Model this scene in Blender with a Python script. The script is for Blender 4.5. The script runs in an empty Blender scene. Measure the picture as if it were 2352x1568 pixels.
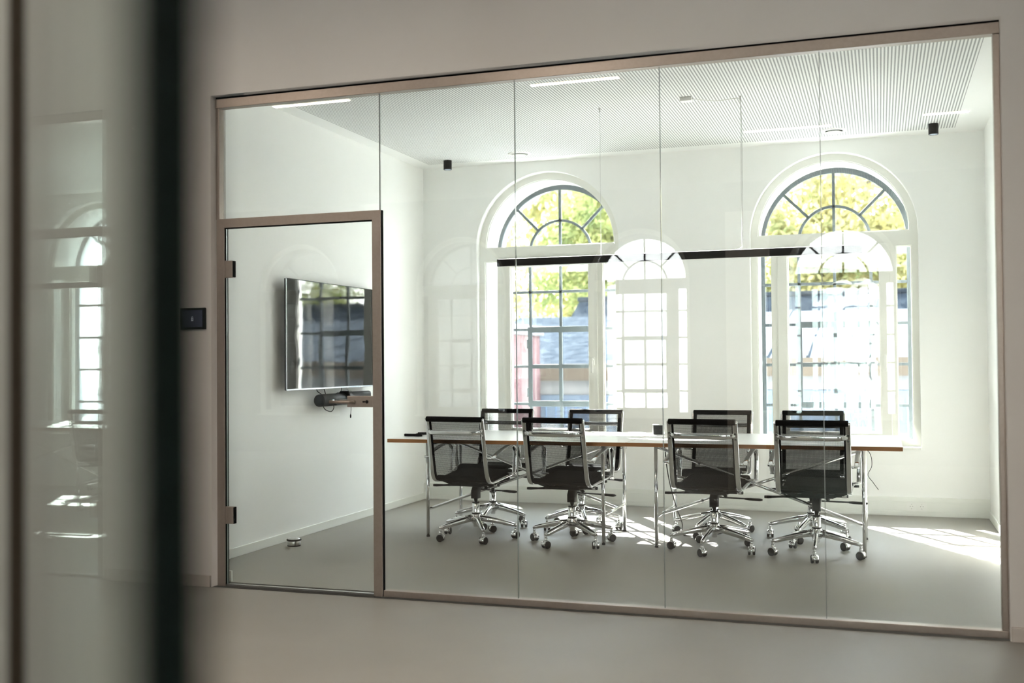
import bpy, bmesh, math, random
from mathutils import Vector, Matrix, Quaternion
R = math.radians
PI = math.pi
rnd = random.Random(7)
S = bpy.context.scene
COL = S.collection

# ------------------------------------------------------------------ camera
CAM_Z = 1.2664
cam = bpy.data.cameras.new('camera')
camo = bpy.data.objects.new('camera', cam)
COL.objects.link(camo)
cam.sensor_width = 36.0
cam.sensor_fit = 'HORIZONTAL'
cam.lens = 2493.28 / 2352 * 36.0
yaw, pit, roll = 0.3265, 0.0191, -0.0082
fw = Vector((-math.sin(yaw) * math.cos(pit), math.cos(yaw) * math.cos(pit), math.sin(pit)))
r0 = Vector((math.cos(yaw), math.sin(yaw), 0))
u0 = r0.cross(fw)
rv = r0 * math.cos(roll) + u0 * math.sin(roll)
uv = -r0 * math.sin(roll) + u0 * math.cos(roll)
M = Matrix((rv, uv, -fw)).transposed().to_4x4()
M.translation = Vector((0, 0, CAM_Z))
camo.matrix_world = M
cam.clip_start = 0.02
cam.clip_end = 400
cam.dof.use_dof = True
cam.dof.focus_distance = 7.2
cam.dof.aperture_fstop = 2.05
S.camera = camo

# ------------------------------------------------------------------ exposure, sky, sun
S.view_settings.view_transform = 'Standard'
S.view_settings.look = 'None'
S.view_settings.gamma = 1.0
S.view_settings.use_curve_mapping = False
S.view_settings.exposure = 1.08
S.cycles.transparent_max_bounces = 40
S.cycles.max_bounces = 16
S.cycles.diffuse_bounces = 12
S.cycles.glossy_bounces = 6
S.cycles.caustics_reflective = False
S.cycles.caustics_refractive = False

SKY_HALL, SKY_HALL_HIGH, SKY_ROOM = 7.5, 2.6, 10.5
w = bpy.data.worlds.new('sky')
S.world = w
w.use_nodes = True
nt = w.node_tree
nt.nodes.clear()
tc = nt.nodes.new('ShaderNodeTexCoord')
sx = nt.nodes.new('ShaderNodeSeparateXYZ')
mr = nt.nodes.new('ShaderNodeMapRange')          # sunlit cloud bank in the north, thinner haze in the south
mr.interpolation_type = 'SMOOTHSTEP'
mr.inputs['From Min'].default_value = -0.25
mr.inputs['From Max'].default_value = 0.3
mr.inputs['To Max'].default_value = SKY_ROOM
mz = nt.nodes.new('ShaderNodeMapRange')          # the cloud bank thins out higher up
mz.interpolation_type = 'SMOOTHSTEP'
mz.inputs['From Min'].default_value = 0.12
mz.inputs['From Max'].default_value = 0.4
mz.inputs['To Min'].default_value = SKY_HALL
mz.inputs['To Max'].default_value = SKY_HALL_HIGH
cr = nt.nodes.new('ShaderNodeValToRGB')
cr.color_ramp.elements[0].position = 0.0
cr.color_ramp.elements[0].color = (1.0, 1.0, 0.97, 1)
cr.color_ramp.elements[1].position = 0.8
cr.color_ramp.elements[1].color = (0.72, 0.86, 1.0, 1)
bg = nt.nodes.new('ShaderNodeBackground')
wo = nt.nodes.new('ShaderNodeOutputWorld')
L = nt.links.new
L(tc.outputs['Generated'], sx.inputs[0])
L(sx.outputs['Y'], mr.inputs['Value'])
L(sx.outputs['Z'], cr.inputs[0])
L(sx.outputs['Z'], mz.inputs['Value'])
L(mz.outputs[0], mr.inputs['To Min'])
L(cr.outputs[0], bg.inputs['Color'])
L(mr.outputs[0], bg.inputs['Strength'])
L(bg.outputs[0], wo.inputs[0])

sun = bpy.data.lights.new('sun', 'SUN')
sun.energy = 54.0
sun.angle = R(0.6)
sun.color = (1.0, 0.975, 0.93)
suno = bpy.data.objects.new('sun', sun)
COL.objects.link(suno)
suno.location = (-10, 30, 20)
suno.rotation_euler = Vector((0.61, -1.0, -0.847)).to_track_quat('-Z', 'Y').to_euler()


# ------------------------------------------------------------------ materials
def pmat(name, col, rough=0.5, metal=0.0, spec=0.5, **kw):
    m = bpy.data.materials.new(name)
    m.use_nodes = True
    b = m.node_tree.nodes['Principled BSDF']
    b.inputs['Base Color'].default_value = (*col, 1)
    b.inputs['Roughness'].default_value = rough
    b.inputs['Metallic'].default_value = metal
    b.inputs['Specular IOR Level'].default_value = spec
    for k, v in kw.items():
        b.inputs[k.replace('_', ' ')].default_value = v
    return m


def add_noise(m, scale, lo, hi, bump=0.0, detail=4, rough=None, stretch=(1, 1, 1), bscale=None, dist=0.002):
    """mottle the base colour between lo and hi and add a little bump"""
    n = m.node_tree
    b = n.nodes['Principled BSDF']
    t = n.nodes.new('ShaderNodeTexCoord')
    mp = n.nodes.new('ShaderNodeMapping')
    mp.inputs['Scale'].default_value = stretch
    nz = n.nodes.new('ShaderNodeTexNoise')
    nz.inputs['Scale'].default_value = scale
    nz.inputs['Detail'].default_value = detail
    c = n.nodes.new('ShaderNodeValToRGB')
    c.color_ramp.elements[0].position = 0.3
    c.color_ramp.elements[1].position = 0.7
    c.color_ramp.elements[0].color = (*lo, 1)
    c.color_ramp.elements[1].color = (*hi, 1)
    n.links.new(t.outputs['Object'], mp.inputs[0])
    n.links.new(mp.outputs[0], nz.inputs['Vector'])
    n.links.new(nz.outputs['Fac'], c.inputs[0])
    n.links.new(c.outputs[0], b.inputs['Base Color'])
    if rough:
        r = n.nodes.new('ShaderNodeMapRange')
        r.inputs['To Min'].default_value = rough[0]
        r.inputs['To Max'].default_value = rough[1]
        n.links.new(nz.outputs['Fac'], r.inputs['Value'])
        n.links.new(r.outputs[0], b.inputs['Roughness'])
    if bump:
        z2 = n.nodes.new('ShaderNodeTexNoise')
        z2.inputs['Scale'].default_value = bscale or scale * 8
        z2.inputs['Detail'].default_value = 3
        n.links.new(mp.outputs[0], z2.inputs['Vector'])
        bp = n.nodes.new('ShaderNodeBump')
        bp.inputs['Strength'].default_value = bump
        bp.inputs['Distance'].default_value = dist
        n.links.new(z2.outputs['Fac'], bp.inputs['Height'])
        n.links.new(bp.outputs[0], b.inputs['Normal'])
    return m


def glass_mat(name, tint=(1, 1, 1), gloss=1.0, rough=0.0, bump=None):
    """clear sheet glass: transparent, with a Fresnel reflection on each face"""
    m = bpy.data.materials.new(name)
    m.use_nodes = True
    n = m.node_tree
    n.nodes.clear()
    geo = n.nodes.new('ShaderNodeNewGeometry')
    ior = n.nodes.new('ShaderNodeMapRange')
    ior.inputs['To Min'].default_value = 1.5
    ior.inputs['To Max'].default_value = 1 / 1.5
    fr = n.nodes.new('ShaderNodeFresnel')
    tr = n.nodes.new('ShaderNodeBsdfTransparent')
    tr.inputs[0].default_value = (*tint, 1)
    gl = n.nodes.new('ShaderNodeBsdfGlossy')
    gl.inputs['Color'].default_value = (gloss, gloss, gloss, 1)
    gl.inputs['Roughness'].default_value = rough
    mx = n.nodes.new('ShaderNodeMixShader')
    out = n.nodes.new('ShaderNodeOutputMaterial')
    n.links.new(geo.outputs['Backfacing'], ior.inputs['Value'])
    n.links.new(ior.outputs[0], fr.inputs['IOR'])
    n.links.new(fr.outputs[0], mx.inputs[0])
    n.links.new(tr.outputs[0], mx.inputs[1])
    n.links.new(gl.outputs[0], mx.inputs[2])
    n.links.new(mx.outputs[0], out.inputs[0])
    if bump:
        t = n.nodes.new('ShaderNodeTexCoord')
        nz = n.nodes.new('ShaderNodeTexNoise')
        nz.inputs['Scale'].default_value = bump[0]
        nz.inputs['Detail'].default_value = 1
        bp = n.nodes.new('ShaderNodeBump')
        bp.inputs['Strength'].default_value = bump[1]
        bp.inputs['Distance'].default_value = bump[2]
        n.links.new(t.outputs['Object'], nz.inputs['Vector'])
        n.links.new(nz.outputs['Fac'], bp.inputs['Height'])
        n.links.new(bp.outputs[0], gl.inputs['Normal'])
    return m


def emit_mat(name, col, strength):
    m = bpy.data.materials.new(name)
    m.use_nodes = True
    n = m.node_tree
    n.nodes.clear()
    e = n.nodes.new('ShaderNodeEmission')
    e.inputs[0].default_value = (*col, 1)
    e.inputs[1].default_value = strength
    o = n.nodes.new('ShaderNodeOutputMaterial')
    n.links.new(e.outputs[0], o.inputs[0])
    return m


MT = {}
MT['white'] = add_noise(pmat('white_plaster', (.89, .895, .88), .75), 1.5, (.885, .89, .875), (.9, .905, .89), .15, bscale=90, dist=.0006)
MT['ceil'] = pmat('white_ceiling_paint', (.85, .855, .84), .8)
MT['taupe'] = add_noise(pmat('taupe_plaster', (.66, .628, .59), .8), 1.2, (.65, .618, .58), (.675, .643, .605), .15, bscale=90, dist=.0006)
MT['umber'] = pmat('dark_umber_plaster', (.05, .047, .044), .9, 0, .2)
MT['hallceil'] = pmat('hall_ceiling_paint', (.6, .57, .53), .85)
MT['skirt_white'] = pmat('white_satin_paint', (.83, .84, .8), .4)
MT['skirt_taupe'] = pmat('taupe_satin_paint', (.52, .47, .42), .45)
MT['floor'] = add_noise(pmat('grey_resin_floor', (.27, .255, .22), .3, 0, .22), .9, (.265, .253, .225), (.32, .306, .274), .35, detail=7,
                        rough=(.42, .58), bscale=6, dist=.0012)
MT['bronze'] = add_noise(pmat('bronze_anodised_aluminium', (.32, .272, .234), .4, .65), 60, (.31, .263, .226), (.335, .285, .245))
MT['bronze_dark'] = pmat('dark_bronze', (.11, .08, .06), .4, .6)
MT['green_seal'] = pmat('dark_green_seal', (.003, .007, .0055), .8, 0, .1)
MT['gasket'] = pmat('black_gasket', (.003, .003, .003), .8, 0, .1)  # also colours the shade strip over the partition rail
MT['glass'] = glass_mat('partition_glass', (.975, .99, .982))
MT['pane_dim_dark'] = glass_mat('dimming_pane_dark', (.12, .125, .125))  # darker tint added to weaken one window's mirrored image
MT['pane_dim'] = glass_mat('dimming_pane', (.3, .31, .31))  # tint added to weaken a window's mirrored image
MT['glass_win'] = glass_mat('window_glass', (.985, .99, .99), bump=(3, .3, .01))
MT['glass_edge'] = pmat('green_glass_edge', (.30, .36, .33), .15)
MT['leaf_edge'] = pmat('dark_green_glass_edge', (.006, .014, .011), .25)
MT['leaf_glass'] = glass_mat('green_tinted_glass', (.87, .945, .925))
MT['winframe'] = pmat('white_window_paint', (.82, .82, .77), .35)
MT['steel'] = add_noise(pmat('grey_painted_steel', (.13, .155, .165), .5), 14, (.045, .058, .064), (.06, .074, .08), .3, bscale=60)
MT['chrome'] = pmat('polished_chrome', (.82, .83, .84), .07, 1.0)
MT['satin'] = pmat('satin_steel', (.62, .62, .61), .28, 1.0)
MT['black'] = pmat('black_plastic', (.005, .005, .0055), .45, 0, .25)
MT['blackfab'] = add_noise(pmat('black_fabric', (.012, .012, .013), .9, 0, .15), 400, (.0035, .0035, .0038), (.007, .007, .0075), .3, bscale=600)
MT['rubber'] = pmat('black_rubber', (.008, .008, .0085), .6, 0, .25)
MT['laminate'] = pmat('white_laminate', (.82, .80, .77), .28)
MT['ply'] = add_noise(pmat('brown_plywood_edge', (.38, .17, .055), .45), 5, (.30, .13, .04), (.45, .2, .07), .1, stretch=(1, 1, 40))
MT['lamp_black'] = pmat('matt_black_aluminium', (.006, .0055, .0055), .5, 0, .25)
MT['lens'] = pmat('frosted_lens', (.55, .66, .8), .2)
MT['led'] = emit_mat('warm_led_strip', (1.0, .66, .38), 34)
MT['fill_strip'] = emit_mat('pendant_fill', (1, .95, .88), 8)  # glow added on the pendant top to brighten the room
MT['diff'] = pmat('opal_diffuser', (.75, .75, .72), .3)
MT['cable_white'] = pmat('white_cable', (.75, .75, .72), .5)
MT['socket_white'] = pmat('white_socket_plastic', (.86, .86, .83), .3)
MT['dark'] = pmat('dark_hole', (.03, .03, .03), .8)


def mesh_fabric():
    m = bpy.data.materials.new('black_mesh_netting')
    m.use_nodes = True
    n = m.node_tree
    b = n.nodes['Principled BSDF']
    b.inputs['Base Color'].default_value = (.006, .006, .0065, 1)
    b.inputs['Roughness'].default_value = .7
    b.inputs['Specular IOR Level'].default_value = .2
    tr = n.nodes.new('ShaderNodeBsdfTransparent')
    mx = n.nodes.new('ShaderNodeMixShader')
    t = n.nodes.new('ShaderNodeTexCoord')
    w1 = n.nodes.new('ShaderNodeTexWave')
    w1.bands_direction = 'X'
    w1.inputs['Scale'].default_value = 62
    w2 = n.nodes.new('ShaderNodeTexWave')
    w2.bands_direction = 'Z'
    w2.inputs['Scale'].default_value = 44
    mm = n.nodes.new('ShaderNodeMath')
    mm.operation = 'MULTIPLY'
    mr_ = n.nodes.new('ShaderNodeMapRange')
    mr_.inputs['To Min'].default_value = .82
    mr_.inputs['To Max'].default_value = .10
    L2 = n.links.new
    L2(t.outputs['Object'], w1.inputs['Vector'])
    L2(t.outputs['Object'], w2.inputs['Vector'])
    L2(w1.outputs['Fac'], mm.inputs[0])
    L2(w2.outputs['Fac'], mm.inputs[1])
    L2(mm.outputs[0], mr_.inputs['Value'])
    L2(mr_.outputs[0], mx.inputs[0])
    L2(tr.outputs[0], mx.inputs[1])
    L2(b.outputs[0], mx.inputs[2])
    L2(mx.outputs[0], n.nodes['Material Output'].inputs[0])
    return m


MT['net'] = mesh_fabric()


def perforated():
    m = pmat('perforated_acoustic_board', (.85, .86, .83), .75)
    n = m.node_tree
    b = n.nodes['Principled BSDF']
    t = n.nodes.new('ShaderNodeTexCoord')
    v = n.nodes.new('ShaderNodeVectorMath')
    v.operation = 'MULTIPLY'
    v.inputs[1].default_value = (1 / .0205, 1 / .0128, 0)
    f = n.nodes.new('ShaderNodeVectorMath')
    f.operation = 'FRACTION'
    s = n.nodes.new('ShaderNodeVectorMath')
    s.operation = 'SUBTRACT'
    s.inputs[1].default_value = (.5, .5, 0)
    mu = n.nodes.new('ShaderNodeVectorMath')
    mu.operation = 'MULTIPLY'
    mu.inputs[1].default_value = (1, .64, 0)
    ln = n.nodes.new('ShaderNodeVectorMath')
    ln.operation = 'LENGTH'
    lt = n.nodes.new('ShaderNodeMath')
    lt.operation = 'LESS_THAN'
    lt.inputs[1].default_value = .27
    mx = n.nodes.new('ShaderNodeMix')
    mx.data_type = 'RGBA'
    mx.inputs[6].default_value = (.84, .845, .83, 1)
    mx.inputs[7].default_value = (.2, .215, .21, 1)
    K = n.links.new
    K(t.outputs['Object'], v.inputs[0])
    K(v.outputs[0], f.inputs[0])
    K(f.outputs[0], s.inputs[0])
    K(s.outputs[0], mu.inputs[0])
    K(mu.outputs[0], ln.inputs[0])
    K(ln.outputs['Value'], lt.inputs[0])
    K(lt.outputs[0], mx.inputs[0])
    K(mx.outputs[2], b.inputs['Base Color'])
    return m


MT['perf'] = perforated()


# ------------------------------------------------------------------ geometry helpers
def box(bm, x0, x1, y0, y1, z0, z1, mi=0):
    vs = [bm.verts.new((x, y, z)) for x in (x0, x1) for y in (y0, y1) for z in (z0, z1)]
    for q in ((0, 1, 3, 2), (4, 6, 7, 5), (0, 4, 5, 1), (2, 3, 7, 6), (0, 2, 6, 4), (1, 5, 7, 3)):
        f = bm.faces.new([vs[i] for i in q])
        f.material_index = mi
    return vs


def frame_of(t, ref):
    t = t.normalized()
    s = t.cross(ref)
    if s.length < 1e-5:
        s = t.cross(Vector((1, 0, 0)))
        if s.length < 1e-5:
            s = t.cross(Vector((0, 1, 0)))
    s.normalize()
    return s, s.cross(t).normalized()


def sweep(bm, pts, prof, ref=Vector((0, 0, 1)), scales=None, mi=0, smooth=True):
    """sweep a closed profile [(side, up)] along pts; ends are capped"""
    pts = [Vector(p) for p in pts]
    rings = []
    prev = None
    for i, p in enumerate(pts):
        a = pts[max(i - 1, 0)]
        b = pts[min(i + 1, len(pts) - 1)]
        t = (b - a).normalized()
        if prev is None:
            s, u = frame_of(t, ref)
        else:
            s = prev[0] - t * prev[0].dot(t)
            if s.length < 1e-6:
                s, u = frame_of(t, ref)
            s.normalize()
            u = s.cross(t).normalized()
        prev = (s, u)
        k = scales[i] if scales else 1.0
        rings.append([bm.verts.new(p + s * (c[0] * k) + u * (c[1] * k)) for c in prof])
    n = len(prof)
    for a, b in zip(rings[:-1], rings[1:]):
        for j in range(n):
            f = bm.faces.new((a[j], a[(j + 1) % n], b[(j + 1) % n], b[j]))
            f.smooth = smooth
            f.material_index = mi
    for rg, fl in ((rings[0], True), (rings[-1], False)):
        f = bm.faces.new(rg[::-1] if fl else rg)
        f.material_index = mi
    return rings


def circ(r, n=10, ry=None):
    return [(r * math.cos(2 * PI * i / n), (ry or r) * math.sin(2 * PI * i / n)) for i in range(n)]


def rrect(a, b, r, n=3):
    """rounded rectangle profile, full size a x b"""
    o = []
    for cx, cy, s in ((a / 2 - r, b / 2 - r, 0), (-a / 2 + r, b / 2 - r, 90), (-a / 2 + r, -b / 2 + r, 180), (a / 2 - r, -b / 2 + r, 270)):
        for i in range(n + 1):
            t = R(s + 90 * i / n)
            o.append((cx + r * math.cos(t), cy + r * math.sin(t)))
    return o


def tube(bm, pts, r, n=10, mi=0):
    return sweep(bm, pts, circ(r, n), mi=mi)


def spline(pts, k=6):
    """Catmull-Rom through pts"""
    P = [Vector(p) for p in pts]
    P = [P[0] * 2 - P[1]] + P + [P[-1] * 2 - P[-2]]
    o = []
    for i in range(1, len(P) - 2):
        a, b, c, d = P[i - 1:i + 3]
        for j in range(k):
            t = j / k
            o.append(.5 * ((2 * b) + (c - a) * t + (2 * a - 5 * b + 4 * c - d) * t * t + (3 * b - a - 3 * c + d) * t ** 3))
    o.append(P[-2])
    return o


def lathe(bm, prof, n=24, c=(0, 0, 0), mi=0, ax='z', smooth=True):
    """revolve [(radius, height)] about an axis through c"""
    c = Vector(c)
    rings = []
    for r, h in prof:
        ring = []
        for i in range(n):
            t = 2 * PI * i / n
            x, y = max(r, 1e-5) * math.cos(t), max(r, 1e-5) * math.sin(t)
            v = {'z': Vector((x, y, h)), 'x': Vector((h, x, y)), 'y': Vector((y, h, x))}[ax]
            ring.append(bm.verts.new(c + v))
        rings.append(ring)
    for a, b in zip(rings[:-1], rings[1:]):
        for j in range(n):
            f = bm.faces.new((a[j], a[(j + 1) % n], b[(j + 1) % n], b[j]))
            f.smooth = smooth
            f.material_index = mi
    for rg, fl in ((rings[0], True), (rings[-1], False)):
        f = bm.faces.new(rg[::-1] if fl else rg)
        f.material_index = mi


def flat_with_holes(bm, outer, holes, y0, y1, mi=0):
    """solid slab in the XZ plane between y0 and y1 with an outline and holes (lists of (x, z))"""
    cu = bpy.data.curves.new('outline', 'CURVE')
    cu.dimensions = '2D'
    cu.fill_mode = 'BOTH'
    for pts in [outer] + holes:
        sp = cu.splines.new('POLY')
        sp.points.add(len(pts) - 1)
        for q, p in zip(sp.points, pts):
            q.co = (p[0], p[1], 0, 1)
        sp.use_cyclic_u = True
    cu.extrude = (y1 - y0) / 2
    ob = bpy.data.objects.new('outline', cu)
    COL.objects.link(ob)
    dg = bpy.context.evaluated_depsgraph_get()
    me = bpy.data.meshes.new_from_object(ob.evaluated_get(dg))
    yc = (y0 + y1) / 2
    me.transform(Matrix(((1, 0, 0, 0), (0, 0, -1, yc), (0, 1, 0, 0), (0, 0, 0, 1))))
    n0 = len(bm.faces)
    bm.from_mesh(me)
    bm.faces.ensure_lookup_table()
    for f in bm.faces[n0:]:
        f.material_index = mi
    bpy.data.objects.remove(ob)
    bpy.data.curves.remove(cu)
    bpy.data.meshes.remove(me)


def arch(hw, spring, bottom, cx=0.0, n=40):
    o = [(cx - hw, bottom), (cx + hw, bottom)]
    for i in range(n + 1):
        t = PI * i / n
        o.append((cx + hw * math.cos(t), spring + hw * math.sin(t)))
    return o


def rect(x0, x1, z0, z1):
    return [(x0, z0), (x1, z0), (x1, z1), (x0, z1)]


def half(r, cz, cx=0.0, n=40):
    return [(cx + r * math.cos(PI * i / n), cz + r * math.sin(PI * i / n)) for i in range(n + 1)]


def obj(name, bm, mats, parent=None, bevel=0.0, smooth=None, loc=None, rot=None):
    bmesh.ops.remove_doubles(bm, verts=bm.verts, dist=1e-6)
    bmesh.ops.recalc_face_normals(bm, faces=bm.faces)
    me = bpy.data.meshes.new(name)
    bm.to_mesh(me)
    bm.free()
    for m in (mats if isinstance(mats, (list, tuple)) else [mats]):
        me.materials.append(m)
    o = bpy.data.objects.new(name, me)
    COL.objects.link(o)
    if parent:
        o.parent = parent
    if loc:
        o.location = loc
    if rot:
        o.rotation_euler = rot
    if bevel:
        b = o.modifiers.new('bevel', 'BEVEL')
        b.width = bevel
        b.segments = 2
        b.limit_method = 'ANGLE'
        b.angle_limit = R(40)
    return o


def B():
    return bmesh.new()


def boxo(name, d, m, parent=None, bevel=0.0):
    bm = B()
    box(bm, *d)
    return obj(name, bm, m, parent, bevel)


def thing(name, label, cat, loc=(0, 0, 0), rz=0.0, group=None):
    o = bpy.data.objects.new(name, None)
    o.empty_display_size = .1
    COL.objects.link(o)
    o.location = loc
    o.rotation_euler = (0, 0, rz)
    return tag(o, label, cat, group)


def tag(o, label, cat, group=None):
    o['label'] = label
    o['category'] = cat
    if group:
        o['group'] = group
    return o


def struct(o, label=None, cat=None):
    o['kind'] = 'structure'
    if label:
        o['label'] = label
        o['category'] = cat
    return o


def copy_tree(o, parent=None):
    c = o.copy()
    COL.objects.link(c)
    if parent:
        c.parent = parent
    for ch in list(o.children):
        copy_tree(ch, c)
    return c


# ------------------------------------------------------------------ key planes
YP = 5.376            # front of the partition frame
YW = 5.335            # hall side of the partition wall
YB = 9.372            # inner face of the window wall
XL, XR = -4.043, .812
ZC = 3.085            # meeting room ceiling
ZH = 3.5              # hall ceiling
XA, XB = -3.625, .537  # partition opening
ZP = 2.80
SHIFT = -4.97         # the neighbouring room repeats the first one
MIR = -8.005          # ... with its partition mirrored: x' = MIR - x
WIN_C = (-2.845, -.363)
YF = -2.97            # inner face of the opposite window wall
OPP_C = (-7.9, -5.42, -2.95, -.42, 2.06)

# ------------------------------------------------------------------ the setting
struct(boxo('floor', (-12, 5, -3.6, 10.04, -.12, 0), MT['floor']))

bm = B()
outer = rect(-9.2, 5.0, -.12, ZH + .1)
cs = [c + k * SHIFT for k in (0, 1) for c in WIN_C]
flat_with_holes(bm, outer, [arch(.672, 2.32, .55, c) for c in cs], YB, YB + .14)
flat_with_holes(bm, outer, [arch(.637, 2.30, .50, c + .012) for c in cs], YB + .14, YB + .68)
struct(obj('wall_back', bm, MT['white']))

struct(boxo('wall_left', (-4.158, XL, YW + .15, YB, 0, ZC + .06), MT['white']))
struct(boxo('wall_right', (XR, XR + .12, YW + .15, YB, 0, ZC + .06), MT['white']))
struct(boxo('wall_neighbour', (-9.15, -9.013, YW + .15, YB, 0, ZC + .06), MT['white']))

bm = B()
flat_with_holes(bm, rect(-12, 5, 0, ZH + .1), [rect(XA, XB, -.001, ZP + .012), rect(MIR - XB, MIR - XA, -.001, ZP + .012)], YW, YW + .15)
struct(obj('wall_hall', bm, MT['taupe']))

ceil = struct(boxo('ceiling', (-9.15, XR + .12, YW + .15, YB, ZC, ZC + .12), MT['ceil']))
boxo('perforated_panel', (-3.89, .585, 5.75, 9.17, ZC - .003, ZC + .01), MT['perf'], ceil)
boxo('perforated_panel', (-3.89 + SHIFT, .585 + SHIFT, 5.75, 9.17, ZC - .003, ZC + .01), MT['perf'], ceil)
struct(boxo('ceiling_hall', (-12, 5, -3.6, YW, ZH, ZH + .1), MT['hallceil']))

bm = B()
flat_with_holes(bm, rect(-12, 5, 0, ZH), [arch(.672, 2.32, .55, c) for c in OPP_C], YF - .14, YF)
flat_with_holes(bm, rect(-12, 5, 0, ZH), [arch(.637, 2.30, .50, c) for c in OPP_C], YF - .63, YF - .14)
struct(obj('wall_opposite', bm, MT['umber']))
struct(boxo('wall_hall_west', (-12.1, -12, -3.6, YW, 0, ZH), MT['umber']))
struct(boxo('wall_hall_east', (5, 5.1, -3.6, 10.05, 0, ZH), MT['umber']))

struct(boxo('baseboard_left', (XL, XL + .013, YW + .15, YB - .022, 0, .062), MT['skirt_white'], bevel=.003))
struct(boxo('baseboard_right', (XR - .013, XR, YW + .15, YB - .022, 0, .062), MT['skirt_white'], bevel=.003))
struct(boxo('baseboard_hall_left', (MIR - XA + .02, XA - .004, YW - .014, YW, 0, .066), MT['skirt_taupe'], bevel=.003))
struct(boxo('baseboard_hall_right', (XB + .004, 5, YW - .014, YW, 0, .066), MT['skirt_taupe'], bevel=.003))
struct(boxo('baseboard_door_return', (XL + .013, XA + .03, YW + .15, YW + .165, 0, .066), MT['skirt_white'], bevel=.003))

# cable trunking along the window wall
bm = B()
box(bm, XL, XR, YB - .022, YB, 0, .15)
box(bm, XL, XR, YB - .0255, YB - .022, .008, .038)
box(bm, XL, XR, YB - .0255, YB - .022, .042, .112)
box(bm, XL, XR, YB - .0255, YB - .022, .116, .145)
struct(obj('trim_1', bm, MT['skirt_white'], bevel=.0012))


# ------------------------------------------------------------------ arched double windows
def make_window(name, mirror=False):
    """origin on the floor in the wall's inner plane, room side towards -y"""
    root = struct(thing(name, 'arched double window', 'window'))
    # white inner frame
    bm = B()
    fan = half(.612, 2.325)
    flat_with_holes(bm, arch(.676, 2.318, .546), [fan, rect(-.622, -.5, .6, 2.2), rect(.5, .622, .6, 2.2), rect(-.437, .437, .585, 2.215)], .10, .165)
    # glazing beads
    for a in (rect(-.622, -.5, .6, 2.2), rect(.5, .622, .6, 2.2)):
        b = [(x + (.008 if x < sum(p[0] for p in a) / 4 else -.008), z + (.008 if z < 1.3 else -.008)) for x, z in a]
        flat_with_holes(bm, a, [b], .115, .15)
    flat_with_holes(bm, fan, [[(x * .985, 2.333 + (z - 2.325) * .975) for x, z in fan]], .115, .15)
    obj('inner_frame', bm, MT['winframe'], root, .002)
    # opening sash with its handle
    bm = B()
    flat_with_holes(bm, rect(-.452, .452, .572, 2.228), [rect(-.372, .372, .655, 2.15)], .082, .100)
    flat_with_holes(bm, rect(-.435, .435, .587, 2.213), [rect(-.364, .364, .663, 2.142)], .100, .150)
    sash = obj('sash', bm, MT['winframe'], root, .002)
    bm = B()
    box(bm, .396, .424, .073, .082, 1.235, 1.305)
    tube(bm, [(.41, .075, 1.285), (.41, .045, 1.285)], .009)
    sweep(bm, [(.41, .042, 1.295), (.41, .040, 1.24), (.41, .042, 1.165)], rrect(.018, .012, .004), Vector((0, 1, 0)))
    obj('handle', bm, MT['socket_white'], sash, .002)
    for nm, pts, y in (('fan_pane', half(.605, 2.333), .13), ('side_pane', rect(-.616, -.506, .606, 2.194), .13), ('side_pane', rect(.506, .616, .606, 2.194), .13),
                       ('sash_pane', rect(-.366, .366, .661, 2.144), .122)):
        bm = B()
        flat_with_holes(bm, pts, [], y, y + .004)
        obj(nm, bm, MT['glass_win'], root)
    # inner sill
    bm = B()
    box(bm, -.672, .672, -.018, .10, .532, .552)
    box(bm, -.665, .665, .165, .47, .49, .512)
    obj('sill', bm, MT['skirt_white'], root, .004)
    # grey steel outer frame with its glazing bars
    y0, y1 = .462, .494
    bm = B()
    flat_with_holes(bm, arch(.638, 2.30, .49), [arch(.592, 2.30, .535)], y0, y1)
    def bar(x0, x1, z0, z1, d=0.0):
        box(bm, x0, x1, y0 + .004 - d, y1 - .004, z0, z1)
    bar(-.0125, .0125, .535, 2.895)
    for x in (-.3, .3):
        bar(x - .0125, x + .0125, .535, 2.30)
    for z in (.87, 1.224, 1.575, 1.93, 2.29):
        bar(-.595, .595, z - .0125, z + .0125)
    flat_with_holes(bm, half(.3125, 2.30), [half(.2875, 2.302)], y0 + .004, y1 - .004)
    for t in (45, 135):
        c, s = math.cos(R(t)), math.sin(R(t))
        a = Vector((.3 * c, (y0 + y1) / 2, 2.30 + .3 * s))
        b = Vector((.6 * c, (y0 + y1) / 2, 2.30 + .6 * s))
        sweep(bm, [a, b], rrect(.025, .024, .002, 1), Vector((0, 1, 0)), smooth=False)
    obj('outer_frame', bm, MT['steel'], root, .003)
    # the little steel casement in the middle
    bm = B()
    flat_with_holes(bm, rect(-.322, .322, .845, 1.6), [rect(-.278, -.016, .9, 1.545), rect(.016, .278, .9, 1.545)], y0 - .012, y0)
    flat_with_holes(bm, rect(-.285, .285, 1.205, 1.243), [], y0 - .008, y0)
    k = 1 if mirror else -1
    for z in (.98, 1.44):
        tube(bm, [(k * .322, y0 - .016, z - .045), (k * .322, y0 - .016, z + .045)], .009)
    obj('outer_casement', bm, MT['steel'], root, .002)
    bm = B()
    flat_with_holes(bm, arch(.6, 2.30, .53), [], .484, .488)
    obj('outer_pane', bm, MT['glass_win'], root)
    return root


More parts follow.
